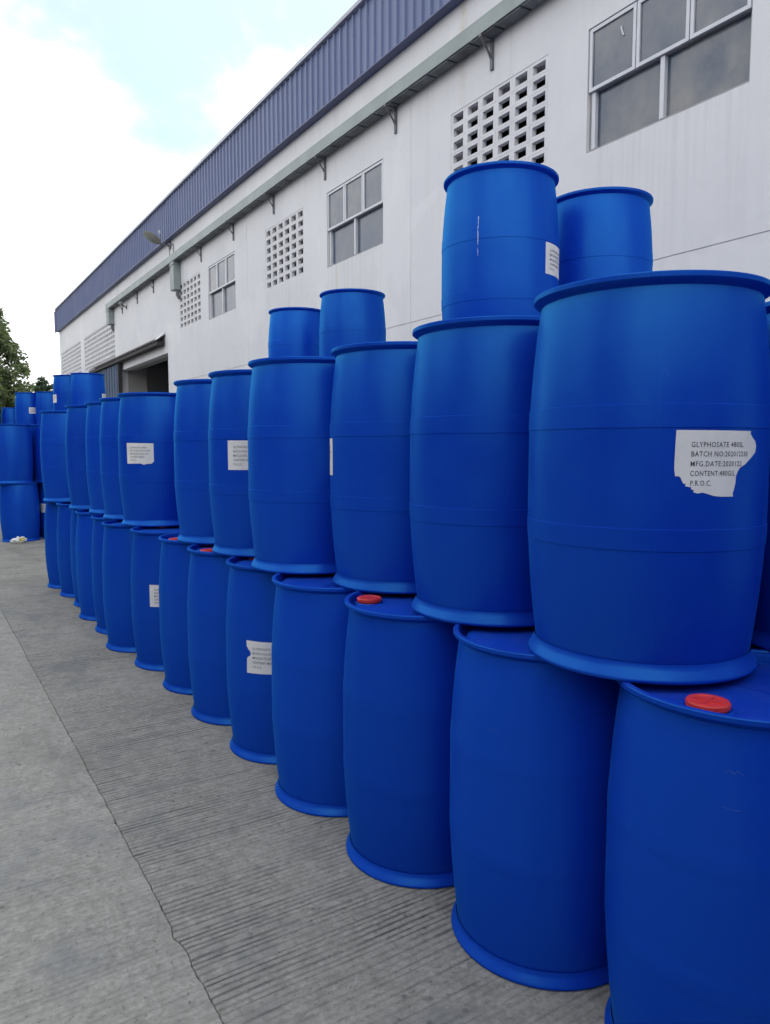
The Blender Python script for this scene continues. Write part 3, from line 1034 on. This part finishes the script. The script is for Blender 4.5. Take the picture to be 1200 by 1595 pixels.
L_MESH = {'torn': (label_mesh(TORN), T_TORN), 'plain': (label_mesh(PLAIN), T_FULL), 'nicked': (label_mesh(NICKED), T_FULL), 'notched': (label_mesh(NOTCHED), T_FULL)}

GROUP = 'blue plastic drums stacked in the yard'
drum_count = [0]
def drum(x, y, tier, label, cap_ang=None, lab=None):
    """lab: (kind, left-edge angle in degrees)"""
    i = drum_count[0]
    d = proto if i == 0 else copy_tree(proto)
    drum_count[0] += 1
    d.location = (x, y, tier * PITCH + (0.0008 if tier == 0 else 0))
    rz = radians(cap_ang if cap_ang is not None else rnd.uniform(-58, -40))
    d.rotation_euler = (0, 0, rz)
    tag(d, label, 'drum', GROUP)
    [c for c in d.children if c.name.startswith('body')][0].data = ME_SOFT if tier == 0 else ME_BODY
    if lab:
        kind, ang = lab
        l_ = obj('label', L_MESH[kind][0], d, (0, 0, 0), (0, 0, radians(ang) - rz))
        obj('printed_text', L_MESH[kind][1], l_)
    return d

# measured positions (X, Y): front bottom row and the row standing on it, nearest first
B = [(1.612, 0.982), (1.569, 1.561), (1.522, 2.143), (1.498, 2.735), (1.509, 3.320), (1.500, 3.895), (1.500, 4.467), (1.469, 5.035), (1.408, 5.604), (1.434, 6.179), (1.416, 6.757), (1.464, 7.334), (1.433, 7.916), (1.397, 8.498)]
Mr = [(1.602, 1.265), (1.639, 1.886), (1.657, 2.484), (1.544, 3.069), (1.562, 3.659), (1.554, 4.246), (1.500, 5.418), (1.491, 6.003), (1.493, 6.588), (1.429, 7.169), (1.369, 8.336)]
def relax(P, fixed=0, dmin=0.5825, it=200):
    P = [list(p) for p in P]
    for _ in range(it):
        for i in range(len(P)):
            for j in range(i + 1, len(P)):
                dx, dy = P[j][0] - P[i][0], P[j][1] - P[i][1]
                d = hypot(dx, dy)
                if d < dmin:
                    k = (dmin - d) / d
                    if i < fixed:
                        P[j][0] += dx * k; P[j][1] += dy * k
                    else:
                        P[i][0] -= dx * k / 2; P[i][1] -= dy * k / 2
                        P[j][0] += dx * k / 2; P[j][1] += dy * k / 2
    return P
B = relax(B, 0, 0.578)
Mr = relax(Mr)
B2 = [((a[0] + b[0]) / 2 + 0.515, (a[1] + b[1]) / 2) for a, b in zip(B, B[1:])]
B2.insert(0, (B[0][0] + 0.53, B[0][1] - 0.30))
M2 = [((a[0] + b[0]) / 2 + 0.515, (a[1] + b[1]) / 2) for a, b in zip(Mr, Mr[1:])]
M2.insert(0, (2.17, 1.00))
T = [(2.511, 2.884), (3.181, 2.856), (3.231, 5.615), (3.182, 6.590)]
def hexfill(x0, ya, yb, rows, off):
    out = []
    for r in range(rows):
        y = ya + (0.295 if (r + off) % 2 else 0)
        while y <= yb:
            out.append((x0 + r * 0.512, y))
            y += 0.59
    return out
B3 = relax(B2 + hexfill(2.60, 2.15, 3.6, 3, 0) + hexfill(2.55, 5.05, 7.3, 3, 0), len(B2))[len(B2):]
M3 = relax(M2 + hexfill(2.66, 2.15, 3.6, 3, 1) + hexfill(2.60, 5.05, 7.3, 3, 1), len(M2))[len(M2):]

ORD = ['first', 'second', 'third', 'fourth', 'fifth', 'sixth', 'seventh', 'eighth', 'ninth', 'tenth', 'eleventh', 'twelfth', 'thirteenth', 'fourteenth']
B_LAB = {0: 'nearest bottom drum at the lower right corner with a clear red cap', 2: 'third drum from the right in the front bottom row, red cap on its lid',
         4: 'bottom front drum with a notched white label, fifth from the right', 7: 'bottom front drum with a narrow strip of white label showing, eighth from the right',
         13: 'last drum at the far left end of the long front bottom row'}
B_CAP = {0: -166, 2: 138, 4: 111, 5: -167, 6: -171}
B_TAG = {4: ('notched', -152.7), 7: ('plain', -140.2)}
def scratch(d, pts, w, name='scratch'):
    """pale scrape on a drum wall, pts = [(angle deg, z)]"""
    bm = bmesh.new()
    prev = None
    for k, (a, z) in enumerate(pts):
        r = body_r(z) + 0.0009
        hw = w * (0.35 if k in (0, len(pts) - 1) else 1.0)
        cur = [bm.verts.new((r * cos(radians(a)), r * sin(radians(a)), z + q)) for q in (-hw, hw)]
        if prev:
            bm.faces.new((prev[0], cur[0], cur[1], prev[1]))
        prev = cur
    bmesh.ops.recalc_face_normals(bm, faces=bm.faces[:])
    obj(name, mesh_of(name, bm, M_SCRAPE), d, (0, 0, 0), (0, 0, -d.rotation_euler.z))
bottoms = []
for i, (x, y) in enumerate(B):
    bottoms.append(0)
    bottoms[-1] = drum(x, y, 0, B_LAB.get(i, f'{ORD[i]} drum from the right in the front bottom row on the concrete'), B_CAP.get(i), B_TAG.get(i))
scratch(bottoms[0], [(-152.9, 0.740), (-151.0, 0.7375), (-149.3, 0.7363), (-147.2, 0.7362), (-145.1, 0.7368)], 0.0009)
scratch(bottoms[0], [(-152.7, 0.8082), (-150.9, 0.8157), (-149.2, 0.8094), (-147.6, 0.8163), (-144.5, 0.8058)], 0.0010)
scratch(bottoms[1], [(-170, 0.70), (-166, 0.706), (-162, 0.705)], 0.0008)
M_LAB = {0: 'nearest large upper drum with a torn white label beside the right edge', 4: 'upper front drum with a white label half hidden by its neighbour, fifth from the right',
         2: 'third upper front drum from the right, sliver of label on its left edge',
         6: 'upper front drum showing a whole white label, seventh from the right', 10: 'last drum at the far left end of the upper front row'}
M_TAG = {0: ('torn', -128.5), 4: ('plain', -151.4), 6: ('nicked', -155.8), 2: ('plain', 126.0)}
for i, (x, y) in enumerate(Mr):
    d_ = drum(x, y, 1, M_LAB.get(i, f'{ORD[i]} drum from the right in the upper front row, standing on bottom drums'), None, M_TAG.get(i))
    if i == 0:
        d_.scale = (1.014, 1.014, 1.0)          # a full drum, slightly swollen
T_LAB = ['tall third tier drum with a white drip, left one of the near pair', 'third tier drum behind the near one, against the white wall on the right',
         'right one of the middle pair on the third tier below the wall window', 'left one of the middle pair on the third tier below the pierced vent']
T_TAG = {0: ('plain', -83.5)}
tops = []
for i, (x, y) in enumerate(T):
    tops.append(drum(x, y, 2, T_LAB[i], None, T_TAG.get(i)))
# dried white run on the nearest third tier drum
bm = bmesh.new()
zs_ = [0.690 - 0.18 * k / 30 for k in range(31)]
prev = None
for k, z in enumerate(zs_):
    a = 0.0006 * sin(k * 0.5) / RB
    w = (0.0022 if k < 3 or 11 < k < 19 else 0.0014 + 0.0007 * sin(k * 1.7)) / RB
    r = body_r(z) + raised(z) + 0.0014
    cur = [bm.verts.new((r * cos(a + q), r * sin(a + q), z)) for q in (-w, w)]
    if prev and not (22 < k < 25):
        bm.faces.new((prev[0], prev[1], cur[1], cur[0]))
    prev = cur
bmesh.ops.recalc_face_normals(bm, faces=bm.faces[:])
obj('paint_drip', mesh_of('paint_drip', bm, M_DRIP), tops[0], (0, 0, 0), (0, 0, radians(-151.5) - tops[0].rotation_euler.z))

drum(*M2[0], 1, 'dark drum just glimpsed behind the nearest upper drum at the right edge')
HID = 'blue plastic drum standing in the rows behind the front of the long pile'
for x, y in B2 + B3:
    drum(x, y, 0, HID)
for x, y in M2[1:] + M3:
    drum(x, y, 1, HID)

# the second pile at the far left
S0 = [(1.36, 13.14), (1.955, 13.22), (2.545, 13.16), (3.14, 13.22), (1.66, 13.70), (2.25, 13.72), (2.84, 13.70), (1.96, 14.24), (2.55, 14.26), (2.25, 14.80)]
S0 = relax(S0)
for i, (x, y) in enumerate(S0):
    lb = {0: 'bottom drum at the far left edge standing behind crumpled white litter', 1: 'shaded bottom drum in the gap between far left pile and long pile'}.get(i, 'blue plastic drum inside the far left pile behind its front stack')
    drum(x, y, 0, lb, None, ('plain', -178) if i == 1 else None)
for i, (x, y) in enumerate(S0):
    lb = {0: 'second tier drum at the far left edge, on the drum by the litter', 1: 'shaded second tier drum in the gap right of the far left stack'}.get(i, 'blue plastic drum inside the far left pile behind its front stack')
    drum(x - 0.07, y - 0.02, 1, lb)
drum(2.612, 13.935, 2, 'far third tier drum against the dark doorway, right one of two', None, ('plain', -50))
drum(2.405, 14.478, 2, 'far third tier drum with a label on its left edge, beside the building corner', None, ('plain', -193))
for k, (x, y) in enumerate(relax([(2.287, 19.374), (2.668, 18.906), (2.08, 18.82), (2.95, 19.43)])):
    for t in (0, 1):
        drum(x, y, t, 'blue plastic drum at the back, under the distant third tier drums')
    if k < 2:
        drum(x, y, 2, ['distant third tier drum below the big tree, with a small white label', 'distant third tier drum below the small tree, right of a labelled one'][k], None, ('plain', -96) if k == 0 else None)
for k, (x, y) in enumerate([(2.02, 26.55), (2.63, 26.62)]):
    for t in (0, 1):
        drum(x, y, t, 'blue plastic drum at the back, under the most distant top drums')
    drum(x, y, 2, ['most distant top drum cut by the left picture edge, with a label', 'most distant top drum under the big tree, right of one cut by the edge'][k], None, ('plain', -110) if k == 0 else None)

# added unseen pile behind the camera, placed to darken the near drums and ground
for k in range(11):
    for t in range(3):
        drum(-2.9 + 0.60 * k + 0.03 * sin(k * 2.3 + t), -2.15 + 0.06 * sin(k * 1.7), t, 'blue plastic drum in an added unseen pile behind the camera, blocking sky light')

# crumpled litter in front of the far left drum
bm = bmesh.new()
bmesh.ops.create_icosphere(bm, subdivisions=4, radius=0.09)
for v in bm.verts:
    p = v.co.copy()
    n1 = noise.noise(p * 22) + 0.6 * noise.noise(p * 47 + Vector((3, 1, 2)))
    v.co = Vector((p.x * 1.15, p.y * 0.8, p.z * 0.55)) * (1 + 0.42 * n1)
zmin = min(v.co.z for v in bm.verts)
for v in bm.verts:
    v.co.z = max(v.co.z, zmin * 0.75)
zmin = min(v.co.z for v in bm.verts)
lit = Nodes('crumpled_film')
lit.base(lit.mix(lit.remap(lit.noise(lit.coord(), 9, 3), 0.55, 0.62), (0.72, 0.72, 0.70), (0.55, 0.45, 0.10)))
lit.rough(0.4)
o = obj('crumpled_litter', mesh_of('crumpled_litter', bm, lit.m), None, (1.285, 12.72, -zmin + 0.001))
tag(o, 'small crumpled white and yellow litter on the ground by the far left drum', 'litter')

# ------------------------------------------------------------------ trees
def tree(loc, trunk_h, centre_h, rx, rz, nclump, per, leaf, mat, label, seed):
    r_ = random.Random(seed)
    t = empty('tree', loc)
    tag(t, label, 'tree', 'trees beyond the yard')
    bm = bmesh.new()
    pts = [(0.12 * sin(k * 1.3), 0.12 * cos(k * 0.9) - 0.12, trunk_h * k / 6) for k in range(7)]
    add_tube(bm, pts, [0.26 - 0.025 * k for k in range(7)], 12)
    clumps = []
    while len(clumps) < nclump:
        p = Vector((r_.uniform(-1, 1), r_.uniform(-1, 1), r_.uniform(-1, 1)))
        q = p.length
        if q < 1 and q > r_.uniform(0.15, 0.9):
            wob = 1 + 0.28 * noise.noise(p * 2.2 + Vector((seed, 0, 0)))
            taper = 1.0 - 0.25 * max(0, p.z)
            clumps.append(Vector((p.x * rx * wob * taper, p.y * rx * wob * taper, centre_h + p.z * rz * wob)))
    for c in clumps[::max(1, nclump // 26)]:
        z0 = r_.uniform(0.55, 1.0) * trunk_h
        k = min(6, int(z0 / trunk_h * 6))
        a = Vector(pts[k])
        mid = a.lerp(c, 0.5) + Vector((0, 0, 0.35))
        add_tube(bm, [a, mid, c], [0.09, 0.055, 0.018], 6)
    obj('trunk', mesh_of('trunk', bm, M_BARK, True), t)
    vs_, fs_ = [], []
    for c in clumps:
        cr = r_.uniform(0.32, 0.72) * rx / 3.2
        for _ in range(per):
            d = Vector((r_.gauss(0, 1), r_.gauss(0, 1), r_.gauss(0, 0.8)))
            d = d.normalized() * cr * r_.random() ** 0.45
            p = c + d
            ax = Vector((r_.uniform(-1, 1), r_.uniform(-1, 1), r_.uniform(-0.9, 0.35))).normalized()
            sd = ax.cross(Vector((r_.uniform(-1, 1), r_.uniform(-1, 1), r_.uniform(0.2, 1)))).normalized()
            L = leaf * r_.uniform(0.7, 1.35)
            n = len(vs_)
            nn = ax.cross(sd) * L * 0.12
            vs_ += [p, p + ax * L * 0.5 + sd * L * 0.27 + nn, p + ax * L, p + ax * L * 0.5 - sd * L * 0.27 + nn]
            fs_.append((n, n + 1, n + 2, n + 3))
    me = bpy.data.meshes.new('crown')
    me.from_pydata([tuple(v) for v in vs_], [], fs_)
    me.materials.append(mat)
    obj('crown', me, t)
    return t
big = tree((2.75, 51.5, -0.06), 5.5, 6.0, 3.05, 4.75, 330, 160, 0.25, M_LEAF1, 'large grey green tree at the left edge rising behind the far drums', 3)
tree((8.75, 65.6, -0.06), 4.6, 5.3, 1.35, 1.9, 70, 110, 0.22, M_LEAF2, 'small green tree top between the far drums and the warehouse corner', 8)
# added row of trees, out of view on the left, placed to block low sky light
for k in range(13):
    t_ = copy_tree(big)
    t_.location = (-12.2 + 1.2 * sin(k * 2.1), -17.0 + 4.9 * k, -0.06)
    t_.rotation_euler = (0, 0, k * 1.9)
    t_.scale = (1.15 + 0.12 * sin(k * 1.3), 1.15 + 0.12 * sin(k * 1.3), 0.62 + 0.07 * cos(k * 1.7))
    tag(t_, 'leafy tree in an added unseen row on the left, blocking low sky light', 'tree', 'added unseen trees that block the low sky')
